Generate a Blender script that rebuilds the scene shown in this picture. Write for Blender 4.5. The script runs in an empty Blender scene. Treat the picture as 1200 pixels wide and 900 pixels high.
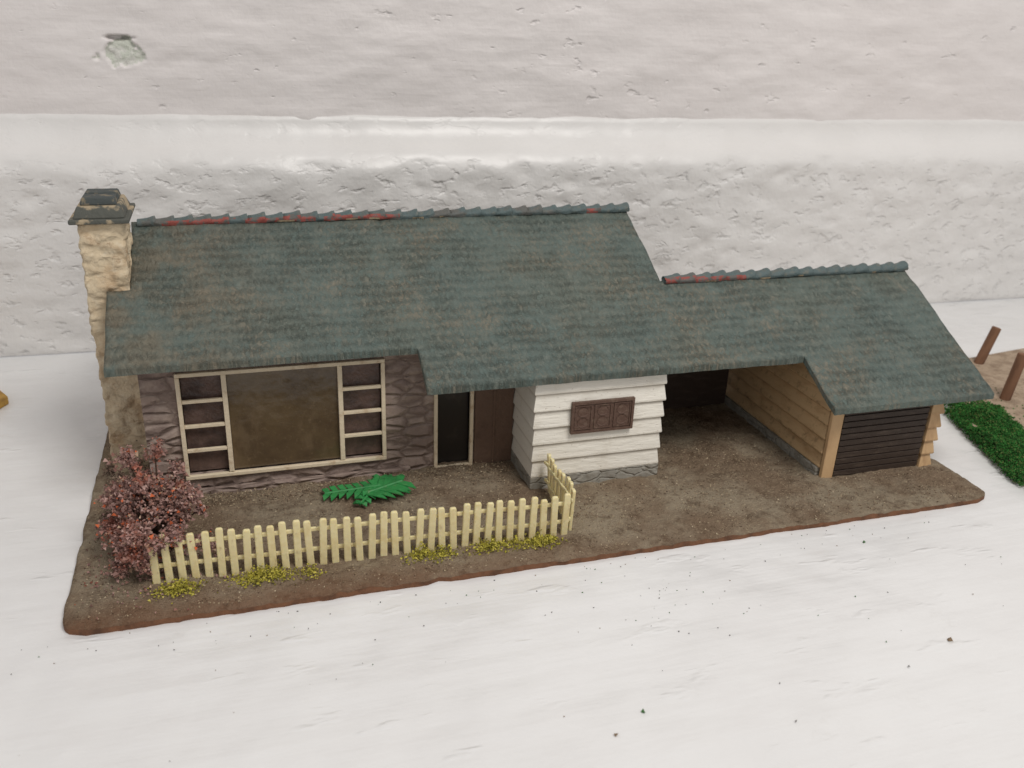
import bpy, bmesh, math, random
from mathutils import Vector, Matrix, noise
random.seed(7)
scene=bpy.context.scene
COL=scene.collection
def N(x,y,z=0): return noise.noise(Vector((x,y,z)))

# ---------------- materials ----------------
def texval(nt,co,d):
    L=nt.links
    mp=nt.nodes.new('ShaderNodeMapping'); mp.inputs['Scale'].default_value=d.get('vs',(1,1,1))
    mp.inputs['Location'].default_value=d.get('o',(0,0,0))
    if 'r' in d: mp.inputs['Rotation'].default_value=d['r']
    L.new(co,mp.inputs['Vector'])
    t=d.get('t','noise')
    if t=='noise':
        n=nt.nodes.new('ShaderNodeTexNoise'); n.inputs['Scale'].default_value=d['s']
        n.inputs['Detail'].default_value=d.get('d',5); n.inputs['Roughness'].default_value=d.get('ro',.6)
        n.inputs['Distortion'].default_value=d.get('di',0)
        L.new(mp.outputs[0],n.inputs['Vector'])
        out=n.outputs['Fac']
    else:
        n=nt.nodes.new('ShaderNodeTexVoronoi'); n.inputs['Scale'].default_value=d['s']
        n.inputs['Randomness'].default_value=d.get('rand',1)
        if t=='vedge': n.feature='DISTANCE_TO_EDGE'
        out=n.outputs['Distance']
        w=nt.nodes.new('ShaderNodeTexNoise'); w.inputs['Scale'].default_value=2.5
        L.new(mp.outputs[0],w.inputs['Vector'])
        m=nt.nodes.new('ShaderNodeMixRGB'); m.blend_type='ADD'; m.inputs[0].default_value=d.get('warp',.25)
        L.new(mp.outputs[0],m.inputs[1]); L.new(w.outputs['Color'],m.inputs[2]); L.new(m.outputs[0],n.inputs['Vector'])
        if t=='vcell':
            sp=nt.nodes.new('ShaderNodeSeparateColor'); L.new(n.outputs['Color'],sp.inputs[0]); out=sp.outputs[0]
    if 'lo' in d:
        mr=nt.nodes.new('ShaderNodeMapRange'); mr.inputs['From Min'].default_value=d['lo']; mr.inputs['From Max'].default_value=d['hi']
        mr.interpolation_type='SMOOTHSTEP'
        L.new(out,mr.inputs['Value']); out=mr.outputs[0]
    return out
def math_(nt,op,a,b=None):
    m=nt.nodes.new('ShaderNodeMath'); m.operation=op
    for i,v in enumerate((a,b)):
        if v is None: continue
        if isinstance(v,(int,float)): m.inputs[i].default_value=v
        else: nt.links.new(v,m.inputs[i])
    return m.outputs[0]
def maprange(nt,v,a,b,lo=0,hi=1):
    mr=nt.nodes.new('ShaderNodeMapRange'); mr.interpolation_type='SMOOTHSTEP'
    for k,x in (('From Min',a),('From Max',b),('To Min',lo),('To Max',hi)): mr.inputs[k].default_value=x
    nt.links.new(v,mr.inputs['Value']); return mr.outputs[0]
def mixc(nt,f,c,col):
    mx=nt.nodes.new('ShaderNodeMixRGB'); nt.links.new(f,mx.inputs[0]); nt.links.new(c,mx.inputs[1]); mx.inputs[2].default_value=col; return mx.outputs[0]
def srgb(r,g,b):
    f=lambda c:(c/255/12.92 if c/255<=.04045 else ((c/255+.055)/1.055)**2.4)
    return (f(r),f(g),f(b),1)
def mk(name,base,rough=.75,layers=(),bumps=(),dist=.1,spec=.3,island=None,extra=None,sss=0):
    m=bpy.data.materials.new(name); m.use_nodes=True; nt=m.node_tree; L=nt.links
    b=nt.nodes['Principled BSDF']; b.inputs['Roughness'].default_value=rough; b.inputs['Specular IOR Level'].default_value=spec
    co=nt.nodes.new('ShaderNodeTexCoord').outputs['Object']
    rgb=nt.nodes.new('ShaderNodeRGB'); rgb.outputs[0].default_value=base; c=rgb.outputs[0]
    if island:
        g=nt.nodes.new('ShaderNodeNewGeometry'); cr=nt.nodes.new('ShaderNodeValToRGB'); cr.color_ramp.interpolation='CONSTANT'
        els=cr.color_ramp.elements
        while len(els)<len(island): els.new(.5)
        for i,(p,cc) in enumerate(island): els[i].position=p; els[i].color=cc
        L.new(g.outputs['Random Per Island'],cr.inputs[0]); c=cr.outputs[0]
    for d in layers:
        f=texval(nt,co,d)
        f=math_(nt,'MULTIPLY',f,d.get('a',1))
        c=mixc(nt,f,c,d['c'])
    h=None
    for d in bumps:
        f=math_(nt,'MULTIPLY',texval(nt,co,d),d.get('w',1))
        h=f if h is None else math_(nt,'ADD',h,f)
    if extra: c,h=extra(nt,co,c,h)
    L.new(c,b.inputs['Base Color'])
    if sss:
        b.inputs['Subsurface Weight'].default_value=sss; b.inputs['Subsurface Scale'].default_value=.12; b.inputs['Subsurface Radius'].default_value=(1,.8,.4)
    if h is not None:
        bp=nt.nodes.new('ShaderNodeBump'); bp.inputs['Strength'].default_value=1; bp.inputs['Distance'].default_value=dist
        L.new(h,bp.inputs['Height']); L.new(bp.outputs[0],b.inputs['Normal'])
    return m
def sepz(nt,co,ax='Z'):
    sp=nt.nodes.new('ShaderNodeSeparateXYZ'); nt.links.new(co,sp.inputs[0]); return sp.outputs[ax]
def seam_shade(z0,h,col,a):  # shade below each board's lip, painted into the siding colour and broken by noise
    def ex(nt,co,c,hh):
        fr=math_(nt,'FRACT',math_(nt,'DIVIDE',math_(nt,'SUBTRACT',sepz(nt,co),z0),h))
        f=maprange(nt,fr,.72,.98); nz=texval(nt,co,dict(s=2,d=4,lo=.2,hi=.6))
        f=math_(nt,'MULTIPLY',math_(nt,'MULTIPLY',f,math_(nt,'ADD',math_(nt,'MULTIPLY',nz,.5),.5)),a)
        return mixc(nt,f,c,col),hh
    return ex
def roof_extra(nt,co,c,h):
    w=texval(nt,co,dict(s=1.0,vs=(1.0,.6,1),d=3))
    w2=texval(nt,co,dict(s=4,vs=(1.5,.5,1),d=3,ro=.7))
    y=math_(nt,'ADD',sepz(nt,co,'Y'),math_(nt,'ADD',math_(nt,'MULTIPLY',w,.25),math_(nt,'MULTIPLY',w2,.38)))
    fr=math_(nt,'FRACT',math_(nt,'DIVIDE',y,.36))
    tri=math_(nt,'ABSOLUTE',math_(nt,'SUBTRACT',fr,.4))
    strokes=texval(nt,co,dict(s=1,vs=(7.5,5,1),d=5,ro=.72,di=1.0,lo=.36,hi=.64))
    fine=texval(nt,co,dict(s=9,vs=(1.2,1,1),d=5,ro=.7))
    amp=texval(nt,co,dict(s=.7,d=4,lo=.35,hi=.65))
    val=math_(nt,'SUBTRACT',1.0,math_(nt,'MULTIPLY',tri,1.3))
    h2=math_(nt,'ADD',math_(nt,'MULTIPLY',math_(nt,'MULTIPLY',val,math_(nt,'ADD',strokes,.1)),math_(nt,'ADD',math_(nt,'MULTIPLY',amp,.6),.35)),math_(nt,'MULTIPLY',fine,.65))
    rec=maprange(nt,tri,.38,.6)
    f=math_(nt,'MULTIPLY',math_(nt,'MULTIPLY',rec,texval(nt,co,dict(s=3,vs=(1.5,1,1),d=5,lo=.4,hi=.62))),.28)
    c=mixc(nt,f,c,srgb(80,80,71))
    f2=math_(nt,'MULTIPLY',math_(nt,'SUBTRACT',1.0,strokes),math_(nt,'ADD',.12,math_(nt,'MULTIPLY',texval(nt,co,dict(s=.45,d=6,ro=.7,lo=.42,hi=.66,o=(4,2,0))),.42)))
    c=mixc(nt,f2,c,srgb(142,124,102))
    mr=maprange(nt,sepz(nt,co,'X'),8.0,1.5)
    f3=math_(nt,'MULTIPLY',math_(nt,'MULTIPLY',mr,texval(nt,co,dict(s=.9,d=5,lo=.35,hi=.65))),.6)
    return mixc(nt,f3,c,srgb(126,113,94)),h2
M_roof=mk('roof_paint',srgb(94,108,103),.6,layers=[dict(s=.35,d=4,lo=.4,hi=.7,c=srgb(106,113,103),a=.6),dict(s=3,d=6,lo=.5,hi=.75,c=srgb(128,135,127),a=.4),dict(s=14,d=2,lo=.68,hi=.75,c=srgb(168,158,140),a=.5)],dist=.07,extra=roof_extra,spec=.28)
M_ridge=mk('ridge_paint',srgb(88,102,102),.5,layers=[dict(s=5,d=5,lo=.5,hi=.7,c=srgb(122,116,102),a=.5),dict(s=.8,d=4,lo=.5,hi=.62,c=srgb(108,92,82),a=.45)],bumps=[dict(s=8)],dist=.05)
M_red=mk('ridge_bare_red',srgb(146,78,70),.6,layers=[dict(s=3.5,d=5,lo=.48,hi=.56,c=srgb(96,98,94),a=.95)],bumps=[dict(s=8)],dist=.04)
M_glue=mk('ridge_glue',srgb(170,152,124),.6,layers=[dict(s=2.5,d=5,lo=.45,hi=.6,c=srgb(104,92,78),a=.9)],bumps=[dict(s=6)],dist=.05)
ST=(1,1,2.3)
M_stone=mk('brown_stone',srgb(164,145,134),.7,layers=[dict(t='vcell',s=1.1,vs=ST,rand=.7,warp=.15,lo=.1,hi=.9,c=srgb(138,120,112),a=.8),dict(s=2.5,d=6,lo=.45,hi=.7,c=srgb(186,168,154),a=.55),dict(t='vedge',s=1.1,vs=ST,rand=.7,warp=.15,lo=.10,hi=.0,c=srgb(98,82,74),a=.6),dict(s=.6,d=4,lo=.5,hi=.7,c=srgb(132,110,96),a=.5)],
    bumps=[dict(t='vedge',s=1.1,vs=ST,rand=.7,warp=.15,lo=0,hi=.22,w=.8),dict(s=3,d=6,w=.7)],dist=.11)
M_chim=mk('beige_stone',srgb(212,194,164),.8,layers=[dict(s=1.1,d=6,lo=.45,hi=.7,c=srgb(182,154,120),a=.8),dict(s=5,d=5,lo=.5,hi=.7,c=srgb(224,212,188),a=.5),dict(s=1.4,d=7,ro=.75,lo=.54,hi=.66,c=srgb(138,106,78),a=.6,o=(3,1,4))],
    bumps=[dict(t='vedge',s=1.2,vs=(1,1,1.6),lo=0,hi=.3,w=.5),dict(s=2.4,d=6,ro=.6,w=1.0)],dist=.12)
M_cap=mk('sooty_cap',srgb(168,152,126),.8,layers=[dict(s=1.2,d=4,lo=.46,hi=.54,c=srgb(72,78,76),a=.9)],bumps=[dict(s=5,d=5)],dist=.05)
M_white=mk('white_siding',srgb(238,233,221),.5,layers=[dict(s=1.2,d=6,lo=.5,hi=.8,c=srgb(210,201,184),a=.5),dict(s=7,vs=(1,1,2),d=3,lo=.66,hi=.72,c=srgb(150,132,110),a=.5)],bumps=[dict(s=4,vs=(.4,.4,2),d=4)],dist=.04,extra=seam_shade(.62,5.38/9,srgb(146,132,112),.6))
M_beige=mk('tan_siding',srgb(206,174,132),.55,layers=[dict(s=1.0,vs=(1,1,3),d=6,lo=.45,hi=.75,c=srgb(172,136,98),a=.7),dict(s=3,d=7,ro=.7,lo=.52,hi=.68,c=srgb(122,98,74),a=.6)],bumps=[dict(s=4,vs=(.4,.4,2),d=4)],dist=.04,extra=seam_shade(.5,6/11,srgb(84,62,44),.9))
M_post0=mk('tan_post',srgb(204,170,128),.5,layers=[dict(s=1.0,vs=(2,2,.6),d=6,lo=.45,hi=.75,c=srgb(162,126,92),a=.7)],bumps=[dict(s=4,vs=(2,2,.4),d=4)],dist=.04)
M_found=mk('grey_block',srgb(156,152,142),.85,layers=[dict(s=3,d=6,lo=.45,hi=.7,c=srgb(120,112,100),a=.7)],bumps=[dict(t='vedge',s=1.6,vs=(1,1,2),lo=0,hi=.12),dict(s=6,w=.5)],dist=.04)
M_cream=mk('cream_frame',srgb(230,214,186),.5,layers=[dict(s=3,d=6,lo=.5,hi=.75,c=srgb(190,162,128),a=.8)],bumps=[dict(s=9)],dist=.02)
M_fence=mk('ivory_plastic',srgb(232,218,170),.38,layers=[dict(s=2,d=5,lo=.45,hi=.7,c=srgb(220,200,144),a=.6),dict(s=5,vs=(1,1,.5),d=5,lo=.58,hi=.76,c=srgb(160,136,94),a=.5)],bumps=[dict(s=8)],dist=.02,spec=.45,sss=.35)
M_pane=mk('brown_pane',srgb(104,87,63),.2,layers=[dict(s=.5,d=4,lo=.35,hi=.7,c=srgb(76,61,46),a=.8),dict(s=6,d=6,lo=.55,hi=.75,c=srgb(132,114,88),a=.35),dict(s=1.2,vs=(1,1,.5),d=6,lo=.5,hi=.72,c=srgb(126,108,84),a=.5)],bumps=[dict(s=1.2,d=2),dict(s=8,w=.15)],dist=.05,spec=.6)
M_pane2=mk('maroon_pane',srgb(104,84,76),.35,layers=[dict(s=1.5,d=5,lo=.4,hi=.7,c=srgb(62,50,46),a=.8)],bumps=[dict(s=2)],dist=.1,spec=.5)
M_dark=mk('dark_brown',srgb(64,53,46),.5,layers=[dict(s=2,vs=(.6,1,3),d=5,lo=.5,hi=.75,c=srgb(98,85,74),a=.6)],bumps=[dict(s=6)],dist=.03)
M_black=mk('dark_glass',srgb(36,33,31),.3,layers=[dict(s=2,d=5,lo=.5,hi=.75,c=srgb(64,58,52),a=.6)],spec=.5)
M_panel=mk('dark_brown_panel',srgb(98,76,65),.55,layers=[dict(s=5,d=5,lo=.5,hi=.75,c=srgb(132,114,98),a=.6)],bumps=[dict(s=7)],dist=.04)
M_bp=mk('brown_panel',srgb(112,90,76),.6,layers=[dict(s=1.5,d=5,lo=.5,hi=.75,c=srgb(84,67,55),a=.6)],bumps=[dict(s=4)],dist=.06)
def dirt_extra(nt,co,c,h):
    f=math_(nt,'MULTIPLY',maprange(nt,math_(nt,'ADD',sepz(nt,co,'Y'),math_(nt,'MULTIPLY',texval(nt,co,dict(s=1.2,d=5)),1.6)),2.0,.6),maprange(nt,sepz(nt,co,'X'),20,4))
    return mixc(nt,math_(nt,'MULTIPLY',f,.65),c,srgb(128,88,64)),h
M_dirt=mk('dirt_ground',srgb(144,124,103),.95,layers=[dict(s=.35,d=6,lo=.38,hi=.6,c=srgb(172,158,136),a=.85),dict(s=2.2,d=7,ro=.7,lo=.47,hi=.68,c=srgb(104,86,69),a=.7),dict(s=9,d=4,ro=.7,lo=.54,hi=.68,c=srgb(196,178,148),a=.5),dict(s=.22,d=4,lo=.54,hi=.7,c=srgb(116,92,73),a=.6,o=(7,3,0))],
    bumps=[dict(s=3,d=8,ro=.75,w=1.2),dict(s=16,d=4,w=.6)],dist=.16,spec=.12,extra=dirt_extra)
M_card=mk('base_edge',srgb(126,88,64),.85,layers=[dict(s=2,d=6,lo=.4,hi=.7,c=srgb(80,57,44),a=.8)],bumps=[dict(s=4,d=6)],dist=.08)
M_shelf=mk('white_painted_wood',(.785,.78,.77,1),.30,layers=[
    dict(s=.16,d=5,lo=.35,hi=.75,c=(.73,.72,.71,1),a=.6),
    dict(s=1,vs=(.10,1.8,1),d=6,ro=.65,lo=.5,hi=.85,c=(.70,.69,.675,1),a=.35,r=(0,0,.10)),
    dict(s=.5,d=9,ro=.78,lo=.58,hi=.76,c=(.60,.58,.55,1),a=.35),
    dict(s=2.5,d=6,ro=.8,lo=.68,hi=.76,c=(.45,.42,.38,1),a=.35)],
    bumps=[dict(s=1,vs=(.12,1.5,1),d=4,w=.28,r=(0,0,.10),ro=.5),dict(s=1.0,vs=(.7,1,1),d=3,w=.28,ro=.5),dict(s=.25,d=2,w=1.8),dict(s=1,vs=(.4,1.2,1),d=3,lo=.60,hi=.72,w=.14,r=(0,0,-.5)),dict(s=1,vs=(1.0,9,1),d=3,w=.025,r=(0,0,.10))],dist=.16,spec=.55)
def skirt_extra(nt,co,c,h):
    k=maprange(nt,sepz(nt,co),7.6,8.6,1,.22)
    return c,math_(nt,'MULTIPLY',h,k)
M_skirt=mk('rough_cream_paint',(.765,.747,.725,1),.36,layers=[
    dict(s=.3,d=4,lo=.35,hi=.7,c=(.71,.69,.665,1),a=.5),
    dict(s=1.1,vs=(1,1,1.5),d=9,ro=.78,lo=.64,hi=.74,c=(.48,.44,.40,1),a=.3)],
    bumps=[dict(s=.7,vs=(.8,1,1.2),d=3,ro=.45,w=.8),dict(s=1.8,vs=(.8,1,1.3),d=3,ro=.5,lo=.54,hi=.76,w=-.36,di=.3),dict(s=1.5,vs=(.6,1,1.5),d=4,ro=.6,lo=.63,hi=.70,w=-.17,di=.4,o=(9,3,1)),dict(s=4,d=5,w=.18)],dist=.18,spec=.5,extra=skirt_extra)
M_wall=mk('pale_wall_paint',(.76,.718,.697,1),.45,layers=[
    dict(s=.25,d=4,lo=.35,hi=.7,c=(.705,.66,.64,1),a=.5),
    dict(s=.8,vs=(1,1,2),d=9,ro=.78,lo=.64,hi=.74,c=(.48,.42,.40,1),a=.25)],
    bumps=[dict(s=.5,vs=(.6,1,1.4),d=3,ro=.5,w=.7),dict(s=1.3,vs=(.7,1,1.4),d=3,ro=.55,lo=.64,hi=.76,w=-.30,o=(2,5,1)),dict(s=2.0,vs=(.15,1,2.5),d=3,w=.10),dict(s=3.5,d=4,w=.14)],dist=.18,spec=.4)
M_chip=mk('chipped_paint',(.60,.62,.54,1),.6,layers=[dict(s=2,d=5,lo=.45,hi=.6,c=(.74,.72,.68,1),a=.7)],bumps=[dict(s=3,d=5)],dist=.15)

# ---------------- builders ----------------
def link(me,name,mat=None,parent=None,smooth=False):
    o=bpy.data.objects.new(name,me); COL.objects.link(o)
    if mat: me.materials.append(mat)
    if parent: attach(o,parent)
    if smooth: me.polygons.foreach_set('use_smooth',[True]*len(me.polygons))
    return o
def attach(o,p):
    o.parent=p
    root=p
    while root.parent: root=root.parent
    if p is root: o.matrix_parent_inverse=Matrix.Translation(-Vector(root.location))
def empty(name,loc,label,cat):
    e=bpy.data.objects.new(name,None); e.location=loc; e.empty_display_size=.5; COL.objects.link(e)
    e['label']=label; e['category']=cat; return e
def from_bm(bm,name,mat,parent=None,smooth=False,bevel=0):
    bmesh.ops.recalc_face_normals(bm,faces=bm.faces)
    me=bpy.data.meshes.new(name); bm.to_mesh(me); bm.free()
    o=link(me,name,mat,parent,smooth)
    if bevel:
        b=o.modifiers.new('bevel','BEVEL'); b.width=bevel; b.segments=2; b.limit_method='ANGLE'
    return o
def box(bm,x0,x1,y0,y1,z0,z1,M=None):
    vs=[bm.verts.new((x,y,z)) for z in (z0,z1) for y in (y0,y1) for x in (x0,x1)]
    if M:
        for v in vs: v.co=M@v.co
    for f in ((0,1,3,2),(4,6,7,5),(0,4,5,1),(2,3,7,6),(0,2,6,4),(1,5,7,3)):
        bm.faces.new([vs[i] for i in f])
    return vs
def frustum(bm,b,t,z0,z1):
    vs=[bm.verts.new(p) for p in ((b[0],b[2],z0),(b[1],b[2],z0),(b[1],b[3],z0),(b[0],b[3],z0),(t[0],t[2],z1),(t[1],t[2],z1),(t[1],t[3],z1),(t[0],t[3],z1))]
    for f in ((3,2,1,0),(4,5,6,7),(0,1,5,4),(1,2,6,5),(2,3,7,6),(3,0,4,7)): bm.faces.new([vs[i] for i in f])
def prism_x(bm,pts,x0,x1):
    a=[bm.verts.new((x0,y,z)) for y,z in pts]; b=[bm.verts.new((x1,y,z)) for y,z in pts]
    bm.faces.new(a); bm.faces.new(b[::-1]); n=len(pts)
    for i in range(n): bm.faces.new((a[i],b[i],b[(i+1)%n],a[(i+1)%n]))
def seg(br,step):
    o=[br[0]]
    for a,b in zip(br,br[1:]):
        n=max(1,round((b-a)/step)); o+= [a+(b-a)*(i+1)/n for i in range(n)]
    return o
def slab(bm,xs,ys,inside,top,bot,warp):
    nx,ny=len(xs)-1,len(ys)-1
    inc=[[inside((xs[i]+xs[i+1])/2,(ys[j]+ys[j+1])/2) for j in range(ny)] for i in range(nx)]
    T={};B={}
    def tv(i,j):
        if (i,j) not in T:
            x,y=xs[i],ys[j]; wx,wy=warp(x,y); T[i,j]=bm.verts.new((wx,wy,top(x,y)))
        return T[i,j]
    def bv(i,j):
        if (i,j) not in B:
            x,y=xs[i],ys[j]; wx,wy=warp(x,y); B[i,j]=bm.verts.new((wx,wy,bot(x,y)))
        return B[i,j]
    g=lambda i,j: 0<=i<nx and 0<=j<ny and inc[i][j]
    for i in range(nx):
        for j in range(ny):
            if not inc[i][j]: continue
            bm.faces.new((tv(i,j),tv(i+1,j),tv(i+1,j+1),tv(i,j+1)))
            bm.faces.new((bv(i,j),bv(i,j+1),bv(i+1,j+1),bv(i+1,j)))
            for (di,dj,p,q) in ((0,-1,(i,j),(i+1,j)),(1,0,(i+1,j),(i+1,j+1)),(0,1,(i+1,j+1),(i,j+1)),(-1,0,(i,j+1),(i,j))):
                if not g(i+di,j+dj): bm.faces.new((tv(*q),tv(*p),bv(*p),bv(*q)))
def crumbs(pts,size,flat=1.0):
    vs=[];fs=[]
    for p in pts:
        s=size*random.uniform(.5,1.5); b=len(vs)
        M=Matrix.Rotation(random.uniform(0,6.28),3,Vector((random.gauss(0,1),random.gauss(0,1),random.gauss(0,1))).normalized())
        k=random.uniform(.3,.8)
        for q in ((1,0,-.4),(-.5,.87,-.4),(-.5,-.87,-.4),(0,0,.8)):
            v=M@Vector((q[0]*s,q[1]*s*k,q[2]*s*flat)); vs.append((p[0]+v.x,p[1]+v.y,p[2]+v.z))
        fs+= [(b,b+1,b+3),(b+1,b+2,b+3),(b+2,b,b+3),(b,b+2,b+1)]
    return vs,fs
def mesh_from(vs,fs,name,mat,parent=None,smooth=False):
    me=bpy.data.meshes.new(name); me.from_pydata(vs,[],fs); me.update(); return link(me,name,mat,parent,smooth)

# ---------------- setting ----------------
WS=.0236
def wy(x): return 20.3-WS*(x-8)
bm=bmesh.new(); box(bm,-45,90,-22,25,-2,0); o=from_bm(bm,'shelf',M_shelf); o['kind']='structure'
prof=[(0.05,.06)]+[(0,z) for z in seg([.15,8.0],.2)]+[(.05,8.2),(.13,8.4),(.27,8.6),(.45,8.78),(.7,8.95),(.95,9.15),(1.15,9.4),(1.28,9.65),(1.36,9.9),(1.4,10.1),(1.55,10.18)]
xs=seg([-40,85],.2); vs=[];fs=[]
n=len(prof)
for x in xs:
    for k,(dy,z) in enumerate(prof):
        e=min(1,z/.6)
        d=.13*N(x*.5,z*.9,1)+.06*N(x*1.3,z*2,5)
        p=N(x*.8,z*1.5,60)
        if p>.34: d-=.4*(p-.34)
        if z>8.2: d*=.3
        vs.append((x,wy(x)+dy-d*e,z+(.05*N(x*.4,k*.3,3)+.02*N(x*1.5,1,3) if z>8.2 or k==0 else 0)))
for i in range(len(xs)-1):
    for k in range(n-1):
        a=i*n+k; fs.append((a,a+n,a+n+1,a+1))
o=mesh_from(vs,fs,'skirting_board',M_skirt,smooth=True); o['kind']='structure'
vs=[];fs=[];mi=[]
zs=seg([9.9,11.6],.2)+seg([11.6,13.8],.06)[1:]+seg([13.8,18],.2)[1:]+seg([18,42],1.2)[1:]; n=len(zs); xs=seg([-40,-1],.25)+seg([-1,3],.06)[1:]+seg([3,85],.25)[1:]
def chipr(x,z): return math.hypot((x-1.0)/.8,(z-12.6)/.55)+.75*N(x*1.9,z*1.9,2)+.25*N(x*5,z*5,2)
for x in xs:
    for z in zs:
        d=.10*N(x*.3,z*.8,21)+.04*N(x,z*2,24)
        if abs(x-1)<2 and abs(z-12.6)<1.5:
            r=chipr(x,z)
            if r<1: d-=.14*min(1,(1-r)*5)+.1*N(x*3,z*3,4)
            r=math.hypot((x-1.0)/.75,(z-13.2)/.11)+.5*N(x*3,z*3,2)
            if r<1: d-=.4*min(1,(1-r)*2)
        vs.append((x,wy(x)+1.46-d,z))
for i in range(len(xs)-1):
    for k in range(n-1):
        a=i*n+k; fs.append((a,a+n,a+n+1,a+1)); x,z=xs[i],zs[k]
        mi.append(1 if (abs(x-1)<2 and abs(z-12.6)<1.5 and chipr(x,z)<.9) else 0)
o=mesh_from(vs,fs,'wall',M_wall,smooth=True); o['kind']='structure'
o.data.materials.append(M_chip); o.data.polygons.foreach_set('material_index',mi)

# ---------------- house ----------------
house=empty('model_house',(14.4,8,0),'dusty miniature bungalow with green roof, beige chimney and open carport','model house')
TAN=.533
def rp(y): return 4.15+TAN*(y-3.8)
RY,WY=10.8,7.34
LX,RX,BY=-.08,29.0,16.6; FY=-.06
def inset(y):
    r=.6; y=y-FY
    if y<r: return r-math.sqrt(max(0,r*r-(r-y)**2))
    return 0
def warpb(x,y):
    i=inset(y); a=LX+i; b=RX-i; t=(x-LX)/(RX-LX)
    xx=a+t*(b-a)+.05*N(y*1.3,4)*(1 if t<.05 or t>.95 else 0)
    yy=y+(.05*N(x*.6,2)+.035*N(x*2.5,7)+.02*N(x*7,7)+(.14*max(0,1-abs(x-9.4)/.35)))*max(0,1-y/1.0)
    return xx,yy
def gh(x,y):
    m=min(x-LX,RX-x,y-FY)
    e=min(1,m/.2) if m>0 else 0
    h=.19+.05*N(x*.5,y*.5,3)+.06*N(x*1.7,y*1.7,8)+.05*N(x*4.5,y*4.5,1)
    if y>4.5 and x<13: h+=.10*max(0,N(x*1.1,y*1.1,5)+.4)
    return max(.1,h*(.85+.15*e))
bm=bmesh.new()
slab(bm,seg([LX,.3,RX-.3,RX],.12),seg([FY,.1,.9,8,BY],.12),lambda x,y:True,gh,lambda x,y:0.0,warpb)
base=from_bm(bm,'base',M_dirt,house,True)
base.data.materials.append(M_card)
for p in base.data.polygons:
    if abs(p.normal.z)<.5 and p.center.z<.16: p.material_index=1; p.use_smooth=False
def wr(x,y):
    return x+.05*N(y*.9,x*.9,31), y+.06*N(x*.6,y*.3,11)+.03*N(x*2.2,y,12)
def rn(x,y): return .035*N(x*.8,y*.8,40)+.035*N(x*2.5,y*2.5,41)
def tz(x,y): return rp(min(y,2*RY-y))
def inA(x,y):
    y0=5.26 if x<10.1 else (3.8 if x<23.3 else 1.76)
    if x<1.72: return (5.26<y<8.05) or (13.0<y<16.3)
    y1=16.3 if x<19.35 else WY
    return y0<y<y1
bm=bmesh.new()
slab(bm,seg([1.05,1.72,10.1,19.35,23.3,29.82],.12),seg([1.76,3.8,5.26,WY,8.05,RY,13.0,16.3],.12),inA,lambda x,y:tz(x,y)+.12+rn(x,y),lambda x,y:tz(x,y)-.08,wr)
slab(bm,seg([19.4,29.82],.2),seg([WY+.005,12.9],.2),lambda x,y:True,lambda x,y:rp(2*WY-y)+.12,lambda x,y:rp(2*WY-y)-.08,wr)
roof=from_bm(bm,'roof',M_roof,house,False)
roof.data.polygons.foreach_set('use_smooth',[abs(p.normal.z)>.6 for p in roof.data.polygons])
def ridge(x0,x1,n,y,z,name,redfn):
    vs=[];fs=[];K=13; L=(x1-x0)/n; mi=[]
    rings=[]
    for i in range(n):
        a=x0+i*L; j=random.uniform(-.02,.02); dz=random.uniform(-.03,.02)
        for (f,r) in ((0,.12),(.3,.135),(.6,.165),(.82,.215),(.95,.225),(1.0,.13)):
            rings.append((a+f*L*.995,r+j*.5,dz))
    for (x,r,dz) in rings:
        for k in range(K):
            t=math.radians(-34+248*k/(K-1)); rr=r if k>2 else .2+.04*N(x*3,k)
            vs.append((x,y-math.cos(t)*rr*1.2,z+(dz if k>2 else 0)+math.sin(t)*rr*.95+.04*N(x*.5,3)))
    for i in range(len(rings)-1):
        for k in range(K-1):
            a=i*K+k; fs.append((a,a+K,a+K+1,a+1))
            mi.append(redfn(rings[i][0],k))
    fs.append(tuple(range(K))[::-1]); b=(len(rings)-1)*K; fs.append(tuple(range(b,b+K))); mi+=[0,0]
    o=mesh_from(vs,fs,name,M_ridge,roof,True)
    o.data.materials.append(M_red); o.data.materials.append(M_glue)
    o.data.polygons.foreach_set('material_index',mi)
def rf1(x,k):
    if k<=0 and N(x*1.3,8)>.2 and 6<x<13: return 2
    if k<=2 and ((2.6<x<10.8 and N(x*1.1,2)>-.25) or N(x*.7,1)>.25) : return 1
    if k==3 and 3<x<9 and N(x*2,5)>.2: return 1
    return 0
def rf2(x,k):
    if k<=0 and N(x*1.3,18)>.25: return 2
    if k<=(3 if x<21 else 2) and x<22.6: return 1
    return 0
ridge(1.9,19.4,30,RY,rp(RY)+.15,'ridge',rf1); ridge(19.45,29.85,17,WY,rp(WY)+.16,'ridge',rf2)
Z0=.05; FW=6.26
def under(y): return rp(min(y,2*RY-y))-.1
bm=bmesh.new()
tf=under(FW)-.02
box(bm,1.8,2.9,FW,6.5,Z0,tf); box(bm,2.9,9.13,FW,6.5,Z0,.86); box(bm,2.9,9.13,FW,6.5,4.34,tf)
box(bm,9.13,10.85,FW,6.5,Z0,tf); box(bm,10.85,12.2,FW,6.5,4.1,tf); box(bm,12.2,13.75,FW,6.5,Z0,tf)
gp=[(6.5,Z0),(15.3,Z0),(15.3,under(15.3)),(RY,under(RY)),(6.5,under(6.5))]
prism_x(bm,gp,1.8,2.05)
box(bm,2.05,18.2,15.05,15.3,Z0,under(15.3)-.02)
prism_x(bm,[(6.5,Z0),(15.05,Z0),(15.05,under(15.05)),(RY,under(RY)),(6.5,under(6.5))],18.0,18.2)
wall=from_bm(bm,'wall',M_stone,house); wall['label']='mauve brown moulded stone wall'
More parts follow.
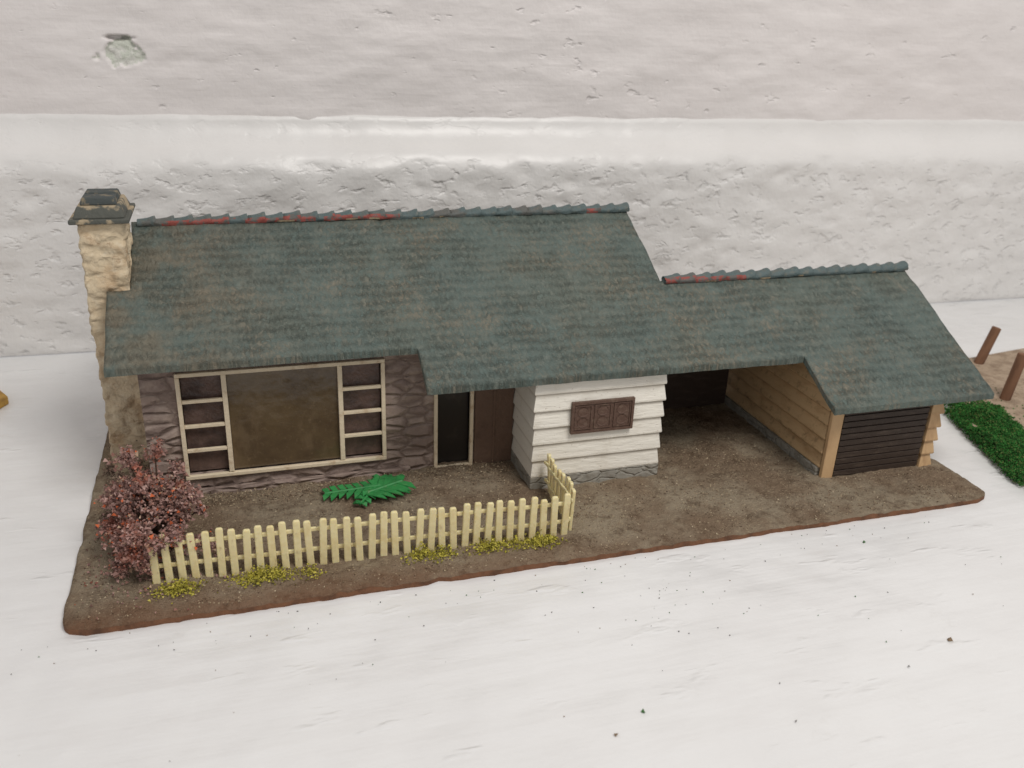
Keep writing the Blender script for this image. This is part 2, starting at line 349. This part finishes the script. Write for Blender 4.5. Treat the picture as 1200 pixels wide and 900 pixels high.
bm=bmesh.new(); box(bm,2.2,10.0,6.08,6.255,Z0,.42); from_bm(bm,'plinth',M_stone,house,bevel=.05)
def frame_bm(bm,x0,x1,z0,z1,y0,y1,w):
    box(bm,x0,x1,y0,y1,z0,z0+w); box(bm,x0,x1,y0,y1,z1-w,z1); box(bm,x0,x0+w,y0,y1,z0+w,z1-w); box(bm,x1-w,x1,y0,y1,z0+w,z1-w)
b=bmesh.new(); frame_bm(b,2.82,9.2,.78,4.42,6.12,6.258,.13); win=from_bm(b,'window',M_cream,house,bevel=.02)
win['label']='large cream framed picture window'
for (a,b,vx) in ((2.95,4.15,4.15),(7.83,9.07,7.68)):
    bm=bmesh.new(); box(bm,vx,vx+.15,6.13,6.3,.93,4.29)
    for k in (1,2,3):
        z=.93+3.36*k/4; box(bm,a,b,6.16,6.27,z-.055,z+.055)
    from_bm(bm,'window_bar',M_cream,win,bevel=.015)
bm=bmesh.new(); box(bm,4.31,7.67,6.3,6.34,.94,4.28); from_bm(bm,'pane',M_pane,win)
for a,b in ((2.96,4.29),(7.69,9.06)):
    bm=bmesh.new(); box(bm,a,b,6.42,6.45,.94,4.28); from_bm(bm,'pane',M_pane2,win)
bm=bmesh.new(); box(bm,10.95,12.1,6.44,6.48,.22,4.05); door=from_bm(bm,'door',M_black,house,bevel=.01); door['label']='dark doorway'
bm=bmesh.new(); frame_bm(bm,10.84,12.21,.14,4.11,6.16,6.3,.12); from_bm(bm,'frame',M_cream,door,bevel=.015)
bm=bmesh.new(); box(bm,12.26,13.62,6.18,6.256,.2,4.3); box(bm,12.9,12.98,6.14,6.179,.2,4.3); from_bm(bm,'side_panel',M_bp,door,bevel=.02)
def siding(bm,x0,x1,y0,y1,z0,z1,n,out=.13):
    h=(z1-z0)/n
    for i in range(n):
        o=out+random.uniform(-.012,.012)
        a=z0+i*h; b=a+h
        frustum(bm,(x0-o*.85,x1+o*.85,y0-o*.85,y1),(x0-o,x1+o,y0-o,y1),a,a+.05)
        frustum(bm,(x0-o,x1+o,y0-o,y1),(x0-.0,x1+.0,y0,y1),a+.05,b-.002)
def cut(bm,ridge_y):
    for sgn in (1,-1):
        nrm=Vector((0,-TAN*sgn,1)).normalized(); co=Vector((0,ridge_y,rp(ridge_y)-.09))
        bmesh.ops.bisect_plane(bm,geom=bm.verts[:]+bm.edges[:]+bm.faces[:],plane_co=co,plane_no=nrm,clear_outer=True)
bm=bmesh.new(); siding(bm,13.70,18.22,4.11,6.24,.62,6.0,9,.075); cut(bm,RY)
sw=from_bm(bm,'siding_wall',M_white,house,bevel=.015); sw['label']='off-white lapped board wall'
bm=bmesh.new(); box(bm,13.62,18.3,4.04,6.24,Z0,.618); from_bm(bm,'foundation',M_found,house,bevel=.03)
bm=bmesh.new(); box(bm,14.95,17.05,3.96,4.08,2.2,3.24); sm=from_bm(bm,'window',M_panel,house,bevel=.02); sm['label']='small dark brown ornamental window panel'
bm=bmesh.new(); frame_bm(bm,14.90,17.10,2.16,3.28,3.91,4.03,.09)
for k in range(3):
    cx=15.31+k*.69
    frame_bm(bm,cx-.30,cx+.30,2.29,3.15,3.93,3.97,.04)
    for s in (1,-1):
        for a in range(12):
            t0=2*math.pi*a/12; t1=2*math.pi*(a+1)/12
            c=Vector((cx,3.945,2.72+s*.19)); p=[]
            for t in (t0,t1):
                for r in (.18,.14): p.append(bm.verts.new((c.x+math.cos(t)*r*1.1,c.y+(0 if r>.15 else .02),c.z+math.sin(t)*r)))
            bm.faces.new((p[0],p[1],p[3],p[2]))
from_bm(bm,'frame',M_panel,sm)
bm=bmesh.new()
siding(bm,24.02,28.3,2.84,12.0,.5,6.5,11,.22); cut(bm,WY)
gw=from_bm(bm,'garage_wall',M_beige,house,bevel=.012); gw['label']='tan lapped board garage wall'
bm=bmesh.new(); box(bm,23.74,28.5,2.68,12.0,Z0,.498); from_bm(bm,'foundation',M_found,house,bevel=.02)
top=rp(2.6)-.12
bm=bmesh.new(); box(bm,23.84,24.3,2.44,2.6,Z0,top); from_bm(bm,'corner_post',M_post0,house,bevel=.02)
bm=bmesh.new(); siding(bm,28.05,28.42,2.5,2.6,.1,3.3,6,.10); from_bm(bm,'corner_post',M_post0,house,bevel=.012)
bm=bmesh.new(); box(bm,24.32,27.9,2.52,2.6,Z0,top)
z=.2
while z<3.2:
    box(bm,24.33,27.89,2.45,2.519,z,z+.2); z+=.235
gd=from_bm(bm,'garage_door',M_dark,house,bevel=.015); gd['label']='black brown ribbed garage door'
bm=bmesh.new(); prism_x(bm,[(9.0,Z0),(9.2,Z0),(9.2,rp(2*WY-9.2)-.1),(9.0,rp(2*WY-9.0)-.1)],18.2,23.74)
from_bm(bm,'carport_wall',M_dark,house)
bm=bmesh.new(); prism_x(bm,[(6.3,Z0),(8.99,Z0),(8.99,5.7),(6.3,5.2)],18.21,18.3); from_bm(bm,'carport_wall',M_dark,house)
# ---------------- chimney ----------------
def rough_box(name,x0,x1,y0,y1,z0,z1,step,amp,mat,parent,taper=0,vs=1.3):
    bm=bmesh.new()
    nx,ny,nz=[max(1,round(d/step)) for d in (x1-x0,y1-y0,z1-z0)]
    cache={}
    def V(i,j,k):
        if (i,j,k) not in cache:
            tx,ty,tz_=i/nx,j/ny,k/nz; s=1-taper*tz_
            p=Vector(((x0+x1)/2+(tx-.5)*(x1-x0)*s,(y0+y1)/2+(ty-.5)*(y1-y0)*s,z0+tz_*(z1-z0)))
            dv,_=noise.voronoi(Vector((p.x*vs,p.y*vs,p.z*vs*1.7)))
            ed=min(1,(dv[1]-dv[0])*3)
            a=amp*(ed-.5+.9*N(p.x*2.5,p.y*2.5,p.z*2.5))
            n=Vector(((tx-.5)*(abs(tx-.5)>.49),(ty-.5)*(abs(ty-.5)>.49),(tz_-.5)*(abs(tz_-.5)>.49)*.5))
            if n.length>0: n.normalize()
            cache[i,j,k]=bm.verts.new(p+n*a)
        return cache[i,j,k]
    for i in range(nx):
        for j in range(ny):
            for k in (0,nz): bm.faces.new((V(i,j,k),V(i+1,j,k),V(i+1,j+1,k),V(i,j+1,k)))
    for i in range(nx):
        for k in range(nz):
            for j in (0,ny): bm.faces.new((V(i,j,k),V(i+1,j,k),V(i+1,j,k+1),V(i,j,k+1)))
    for j in range(ny):
        for k in range(nz):
            for i in (0,nx): bm.faces.new((V(i,j,k),V(i,j+1,k),V(i,j+1,k+1),V(i,j,k+1)))
    return from_bm(bm,name,mat,parent,True)
ch=rough_box('chimney',.47,1.72,8.17,10.2,.05,8.6,.08,.075,M_chim,roof,vs=1.5)
ch['label']='tall beige rubble stone chimney with sooty cap'
bm=bmesh.new(); box(bm,.28,1.95,8.0,10.42,8.60,8.74); from_bm(bm,'chimney_cap',M_cap,ch,bevel=.04)
bm=bmesh.new(); frustum(bm,(.40,1.83,8.13,10.28),(.52,1.70,8.3,10.1),8.742,9.08); from_bm(bm,'chimney_cap',M_cap,ch,bevel=.04)
M_pot=mk('sooty_pot',srgb(74,79,78),.8,layers=[dict(s=3,d=4,lo=.52,hi=.64,c=srgb(138,126,104),a=.8)],bumps=[dict(s=5,d=5)],dist=.05)
for yy in (8.42,9.26):
    bm=bmesh.new(); frustum(bm,(.60,1.62,yy,yy+.74),(.66,1.56,yy+.05,yy+.69),9.082,9.30); from_bm(bm,'chimney_pot',M_pot,ch,bevel=.04)

# ---------------- fence ----------------
fence=empty('picket_fence',(8,1.4,.25),'ivory plastic picket fence standing in dirt before the model house','fence')
def panel(p0,p1,n,lean0,lean1):
    bm=bmesh.new(); d=Vector((p1[0]-p0[0],p1[1]-p0[1],0)); L=d.length; d.normalize(); nrm=Vector((-d.y,d.x,0))
    ang=math.atan2(d.y,d.x)
    for i in range(n):
        t=(i+.5)/n; c=Vector((p0[0],p0[1],0))+d*(L*t); c+=nrm*.06*N(t*6,3)
        h=1.5+random.uniform(-.06,.03); w=.102
        M=Matrix.Translation((c.x,c.y,.13))@Matrix.Rotation(ang,4,'Z')@Matrix.Rotation(math.radians(random.uniform(-2.5,2.5)),4,'Y')@Matrix.Rotation(math.radians(lean0+(lean1-lean0)*t+random.uniform(-2,2)),4,'X')
        pr=[(-w,0),(w,0),(w,h-.05),(w*.7,h),(-w*.7,h),(-w,h-.05)]
        a=[bm.verts.new(M@Vector((x,-.06,z))) for x,z in pr]; b=[bm.verts.new(M@Vector((x,.05,z))) for x,z in pr]
        bm.faces.new(a); bm.faces.new(b[::-1])
        for k in range(6): bm.faces.new((a[k],b[k],b[(k+1)%6],a[(k+1)%6]))
    for z in (.5,1.15):
        m=24
        for i in range(m):
            t0,t1=i/m,(i+1)/m
            def P(t,dz,dn):
                le=math.radians(lean0+(lean1-lean0)*t); q=Vector((p0[0],p0[1],0))+d*(L*t)+nrm*(.06*N(t*6,3)+dn-math.sin(le)*z)
                return bm.verts.new((q.x,q.y,.13+z+dz))
            v=[P(t,dz,dn) for t in (t0,t1) for dz in (-.065,.065) for dn in (.052,.13)]
            for f in ((0,1,3,2),(4,6,7,5),(0,2,6,4),(1,5,7,3),(0,4,5,1),(2,3,7,6)): bm.faces.new([v[q] for q in f])
    return from_bm(bm,'fence_panel',M_fence,fence,bevel=.03)
panel((1.95,1.6),(13.95,1.2),35,-3,3)
panel((14.05,1.3),(14.2,3.85),8,4,-4)

# ---------------- bush ----------------
bush=empty('bush',(2.2,2.5,.2),'dry reddish brown miniature bush beside the picket fence','bush')
M_bush=mk('dry_foliage',srgb(96,60,54),.95,island=[(0,srgb(168,134,126)),(.2,srgb(136,106,100)),(.40,srgb(188,156,146)),(.54,srgb(116,90,82)),(.70,srgb(162,122,110)),(.82,srgb(146,108,98)),(.91,srgb(206,108,70)),(.955,srgb(204,176,150))],layers=[dict(s=.9,d=3,lo=.46,hi=.68,c=srgb(104,78,68),a=.5),dict(s=.7,d=2,lo=.53,hi=.66,c=srgb(178,92,64),a=.45,o=(3,7,1))],spec=.1)
M_twig=mk('twig',srgb(80,62,50),.9,bumps=[dict(s=8)],dist=.03)
random.seed(52)
pts=[];small=[]
clumps=[]
for _ in range(44):
    while True:
        p=Vector((random.uniform(-1.3,1.3),random.uniform(-1.2,1.2),random.uniform(-1.1,1.1)))
        q=p.normalized()*1.7
        if p.length<.78+1.1*noise.noise(q+Vector((1,7,4))): break
    z=1.6+p.z*1.55
    wide=1.0-.15*max(0,p.z)+.15*max(0,-p.z)
    clumps.append((Vector((2.1+p.x*wide,2.7+p.y*1.15,max(.3,z))),random.choice((.18,.26,.34,.42,.5))))
for c in ((3.15,2.5,2.2,.34),(1.25,3.0,2.2,.42),(1.6,3.3,3.2,.4),(2.35,3.0,3.45,.3),(2.9,2.9,2.95,.26),(.95,3.0,1.2,.36),(1.0,3.9,.8,.4),(1.3,4.3,1.7,.42),(.9,4.7,1.2,.38),(1.4,4.9,1.2,.38),(1.1,5.5,1.0,.34),
          (1.5,1.75,1.1,.36),(2.2,1.5,1.5,.32),(2.75,1.55,1.65,.26),(3.25,1.8,1.2,.24),(1.2,1.9,.6,.32),(1.85,1.55,.75,.2),(1.7,1.5,1.8,.26),(3.55,2.3,.7,.24)):
    clumps.append((Vector(c[:3]),c[3]))
for c,r in clumps:
    for _ in range(int(1500*r*r)+60):
        v=Vector((random.gauss(0,1),random.gauss(0,1),random.gauss(0,.85))).normalized()
        rr=r*(.75+.9*N(v.x*2+c.x*3,v.y*2+c.y,v.z*2+c.z))*(random.random()**.33)*1.2; q=c+v*rr
        if q.z>.2: (pts if random.random()<.35 else small).append(q)
for _ in range(420):
    v=Vector((random.gauss(0,.95),random.gauss(0,.95),0)); small.append(Vector((2.0+v.x,2.5+v.y,.26)))
small=[p for p in small if p.x>.1]
vs,fs=crumbs(pts,.072,.9); v2,f2=crumbs(small,.046,.9); k=len(vs); vs+=v2; fs+=[tuple(i+k for i in f) for f in f2]
mesh_from(vs,fs,'foliage',M_bush,bush)
bm=bmesh.new()
def limb(bm,a,b,r0,r1):
    a=Vector(a);b=Vector(b); d=(b-a).normalized(); u=d.orthogonal().normalized(); w=d.cross(u); A=[];B=[]
    for k in range(6):
        t=k*math.pi/3; A.append(bm.verts.new(a+(u*math.cos(t)+w*math.sin(t))*r0)); B.append(bm.verts.new(b+(u*math.cos(t)+w*math.sin(t))*r1))
    for k in range(6): bm.faces.new((A[k],A[(k+1)%6],B[(k+1)%6],B[k]))
    bm.faces.new(B)
limb(bm,(2.3,2.75,.1),(2.3,2.75,1.2),.13,.1)
for c,r in clumps:
    if c.y>1.9: limb(bm,(2.3+random.uniform(-.1,.1),2.75,random.uniform(.3,1.3)),c,.05,.018)
from_bm(bm,'stem',M_twig,bush)

M_grit=mk('grit',srgb(110,92,74),.95,island=[(0,srgb(134,114,94)),(.3,srgb(162,142,118)),(.55,srgb(98,80,64)),(.75,srgb(180,162,134)),(.93,srgb(206,190,162))])
pts=[]
for _ in range(15000):
    x=random.uniform(.15,28.6); y=random.uniform(.1,6.2)
    if 13.5<x<18.4 and y>4: continue
    if x>23.7 and y>2.4: continue
    if N(x*.6,y*.6,77)+random.uniform(-.3,.5)<0: continue
    pts.append((x,y,gh(x,y)+.012))
for _ in range(2200):
    x=random.uniform(2,13.4); pts.append((x,random.gauss(5.65,.3),.28+.1*max(0,N(x,3))))
for _ in range(250):
    x=random.uniform(18.5,23.5); pts.append((x,random.uniform(4,8.8),.25))
vs,fs=crumbs(pts,.030,.7); o=mesh_from(vs,fs,'gravel',M_grit); o['kind']='stuff'; o['label']='loose brown grit scattered on the model ground'
M_tuft=mk('dusty_tuft',srgb(110,92,78),.95,island=[(0,srgb(136,116,100)),(.3,srgb(158,138,120)),(.55,srgb(106,88,76)),(.8,srgb(168,140,124))])
pts=[]
for (cx,cy,h,r,n) in ((1.0,4.6,.6,.5,500),(1.5,5.4,.8,.5,500),(.9,6.2,.9,.45,500),(1.6,6.6,1.2,.4,450),(.7,7.3,.8,.4,420),(1.3,7.6,1.1,.4,420),(.6,5.2,.45,.35,250),(2.3,5.6,.6,.35,260),(.35,8.3,.7,.25,200),(2.0,5.0,.5,.4,300)):
    for _ in range(n):
        dx,dy=random.gauss(0,.5)*r,random.gauss(0,.5)*r
        zz=.2+abs(random.gauss(0,.5))*h*max(.1,1-math.hypot(dx,dy)/(r*1.4))
        if cx+dx>.05: pts.append((cx+dx,cy+dy,zz))
vs,fs=crumbs(pts,.048,.8); o=mesh_from(vs,fs,'dry_moss',M_tuft); o['kind']='stuff'; o['label']='dusty grey brown scrub heaped around the chimney foot'
M_moss=mk('moss',srgb(150,140,60),.9,island=[(0,srgb(178,168,66)),(.3,srgb(150,144,56)),(.55,srgb(204,192,92)),(.8,srgb(122,114,50))])
pts=[]
for (x0,y0,w,n) in ((2.7,1.1,.6,480),(4.9,1.15,.9,850),(6.2,1.0,.3,100),(9.4,1.15,.5,400),(10.0,1.05,.35,180),(11.4,1.1,.65,480),(13.0,1.0,.55,520),(12.2,1.05,.6,160)):
    for _ in range(n):
        dx=random.gauss(0,.5)*w; dy=random.gauss(0,.17); h=abs(random.gauss(0,.16))*max(.2,1-abs(dx)/w)*(.6+.8*abs(N(x0*3+dx*4,dy*4)))
        pts.append((x0+dx,y0+dy-.02,.20+h))
vs,fs=crumbs(pts,.042,.8); o=mesh_from(vs,fs,'moss',M_moss); o['kind']='stuff'; o['label']='yellow green moss tufts along the foot of the fence'

# ---------------- green leaf ----------------
M_leaf=mk('green_plastic',srgb(56,142,76),.5,layers=[dict(s=2,d=4,lo=.4,hi=.7,c=srgb(42,112,60),a=.7),dict(s=5,d=5,lo=.55,hi=.75,c=srgb(138,144,108),a=.5)],bumps=[dict(s=4)],dist=.04,spec=.35)
bm=bmesh.new()
def leaflets(bm,p0,p1,n,lfn,z0,z1,sides=(1,-1),wd=.06,back=.5):
    p0=Vector(p0);p1=Vector(p1); d=(p1-p0); L=d.length; d.normalize(); nn=Vector((-d.y,d.x))
    for i in range(n):
        t=(i+.5)/n; z=z0+(z1-z0)*t+.02; l=lfn(t)*random.uniform(.85,1.1)
        for s in sides:
            b=p0+d*L*t; dr=(nn*s+d*back).normalized(); sd=Vector((-dr.y,dr.x)); lift=random.uniform(-.03,.04)
            q=[]
            for (u,w,dz) in ((0,-wd,0),(.6*l,-wd*1.15,.03+lift),(l,0,-.05+lift),(.6*l,wd*1.15,.03+lift),(0,wd,0)):
                pt=b+dr*u+sd*w; q.append(bm.verts.new((pt.x,pt.y,z+dz)))
            r=bmesh.ops.extrude_face_region(bm,geom=[bm.faces.new(q)])
            for v in [e for e in r['geom'] if isinstance(e,bmesh.types.BMVert)]: v.co.z+=.03
    for i in range(6):
        t,t2=i/6,(i+1)/6
        limb(bm,(*(p0+d*L*t),z0+(z1-z0)*t+.05),(*(p0+d*L*t2),z0+(z1-z0)*t2+.05),.05,.045)
leaflets(bm,(8.8,4.95),(7.0,5.0),7,lambda t:.4+.3*(1-t),.44,.34,wd=.085)
leaflets(bm,(8.2,4.6),(9.5,4.95),6,lambda t:.62+.25*math.sin(math.pi*t),.40,.52,wd=.115,back=.7)
leaflets(bm,(8.6,4.9),(8.0,4.15),4,lambda t:.34,.4,.3,wd=.08)
leaflets(bm,(8.7,4.95),(8.9,5.6),4,lambda t:.36,.42,.38,wd=.08)
o=from_bm(bm,'fern_leaf',M_leaf); o['label']='small bright green plastic fern leaf lying on dirt'; o['category']='leaf'

# ---------------- neighbouring model (garden) ----------------
gard=empty('model_garden',(35,5,0),'sandy model garden base edged with green turf on white shelf','model base')
M_sand=mk('sand_ground',srgb(176,156,134),.9,layers=[dict(s=1.5,d=6,lo=.4,hi=.65,c=srgb(138,118,98),a=.8),dict(s=8,d=3,lo=.6,hi=.7,c=srgb(100,84,68),a=.6)],bumps=[dict(s=4,d=6)],dist=.15)
poly=[(30.9,.5),(33.1,6.4),(36.0,9.0),(37.6,11.0),(48,12.5),(48,-1),(32,-1.2)]
bm=bmesh.new(); a=[bm.verts.new((x,y,0)) for x,y in poly]; b=[bm.verts.new((x,y,.28)) for x,y in poly]
bm.faces.new(a[::-1]); bm.faces.new(b)
for i in range(len(poly)): bm.faces.new((a[i],a[(i+1)%7],b[(i+1)%7],b[i]))
from_bm(bm,'base',M_sand,gard,bevel=.04)
M_turf=mk('green_turf',srgb(50,104,44),.95,island=[(0,srgb(54,110,50)),(.3,srgb(42,84,40)),(.55,srgb(72,132,64)),(.8,srgb(98,116,66))],layers=[dict(s=.8,d=4,lo=.45,hi=.65,c=srgb(40,72,38),a=.5)],spec=.1)
pts=[]
for _ in range(30000):
    t=random.random(); cx=31.75+t*2.1; cy=.3+t*6.1; wv=random.uniform(-1,1); cx+=wv*1.15; cy+=random.gauss(0,.25)-wv*.2
    zmax=.26+.38*math.sqrt(max(0,1-(wv*.98)**2))*(.7+1.0*N(cx*1.4,cy*1.4,4))+.12*N(cx*3,cy*3)
    pts.append((cx,cy,max(.08,zmax*random.uniform(.25,1.03) if abs(wv)>.75 else zmax*random.uniform(.8,1.05))))
for _ in range(250): pts.append((random.uniform(32.5,36.5),random.uniform(2,8.5),.3))
vs,fs=crumbs(pts,.042,.9); mesh_from(vs,fs,'turf',M_turf,gard)
M_post=mk('brown_post',srgb(128,94,72),.8,layers=[dict(s=2,vs=(1,1,.3),d=4,lo=.4,hi=.7,c=srgb(88,62,48),a=.7)],bumps=[dict(s=4,vs=(1,1,.3))],dist=.05)
for i,(x,y,h,tx) in enumerate(((38.1,10.4,1.95,17),(35.95,6.6,2.2,9))):
    bm=bmesh.new(); bmesh.ops.create_cone(bm,cap_ends=True,segments=18,radius1=.22,radius2=.21,depth=h,matrix=Matrix.Translation((0,0,h/2-.1)))
    bm2=from_bm(bm,'post',M_post,None,bevel=.05); bm2.location=(x,y,.26); bm2.rotation_euler=(0,math.radians(tx),0)
    bm2['label']='short round brown post standing in sandy model garden'; bm2['category']='post'; bm2['group']='brown garden posts'
M_ochre=mk('ochre_paint',srgb(190,150,76),.8,layers=[dict(s=2,lo=.4,hi=.7,c=srgb(130,96,56),a=.7)],bumps=[dict(s=4)],dist=.05)
poly=[(-9,13.2),(-4.7,14.0),(-4.0,15.4),(-4.9,17),(-9,17)]
bm=bmesh.new(); a=[bm.verts.new((x,y,0)) for x,y in poly]; b=[bm.verts.new((x,y,.35)) for x,y in poly]
bm.faces.new(a[::-1]); bm.faces.new(b)
for i in range(5): bm.faces.new((a[i],a[(i+1)%5],b[(i+1)%5],b[i]))
o=from_bm(bm,'ochre_model',M_ochre,bevel=.06); o['label']='edge of a low ochre coloured model on white shelf'; o['category']='model'
M_spk=mk('crumbs',srgb(60,60,40),.8,island=[(0,srgb(60,56,50)),(.35,srgb(70,110,62)),(.6,srgb(134,114,92)),(.8,srgb(100,96,90))])
pts=[]
for _ in range(44):
    x=random.uniform(-1,27); y=-.3-abs(random.gauss(0,3.0)); pts.append((x,y,.02))
for _ in range(70):
    x=random.uniform(-1,26); pts.append((x,random.uniform(-1.2,-.2),.012))
for _ in range(40): pts.append((random.gauss(15.5,1.5),random.gauss(-2.5,.8),.012))
vs,fs=crumbs(pts,.026,.7)
v2,f2=crumbs([(22.1,-5.8,.05),(20.3,-6.4,.04),(12.2,-6.6,.04),(13.1,-6.1,.03),(16.4,-7.3,.04),(22.9,-1.2,.04)],.07,.9)
k=len(vs); vs+=v2; fs+=[tuple(i+k for i in f) for f in f2]
o=mesh_from(vs,fs,'debris',M_spk); o['kind']='stuff'; o['label']='tiny dark and green crumbs scattered on white shelf'

# ---------------- camera & light ----------------
cam=bpy.data.cameras.new('Camera'); co=bpy.data.objects.new('Camera',cam); COL.objects.link(co)
cam.sensor_width=36; cam.lens=31.26; cam.clip_end=500; cam.clip_start=.1
cam.dof.use_dof=True; cam.dof.focus_distance=27; cam.dof.aperture_fstop=.26
R=Matrix(((.9552,.0819,-.2844),(-.2932,.3840,-.8756),(.0375,.9196,.3911))).to_4x4()
co.matrix_world=Matrix.Translation((4.92,-20.38,15))@R
scene.camera=co
def area(loc,tgt,size,pw,col):
    l=bpy.data.lights.new('ceiling_lamp','AREA'); l.shape='SQUARE'; l.size=size; l.energy=pw; l.color=col
    o=bpy.data.objects.new('ceiling_lamp',l); COL.objects.link(o); o.location=loc
    o.rotation_euler=(Vector(tgt)-Vector(loc)).to_track_quat('-Z','Y').to_euler()
area((30,-34,72),(13,8,0),28,37500,(1,.968,.93))
w=bpy.data.worlds.new('World'); scene.world=w; w.use_nodes=True
w.node_tree.nodes['Background'].inputs[0].default_value=(.985,.97,.975,1); w.node_tree.nodes['Background'].inputs[1].default_value=.47
scene.view_settings.view_transform='Standard'; scene.view_settings.look='None'; scene.view_settings.exposure=0
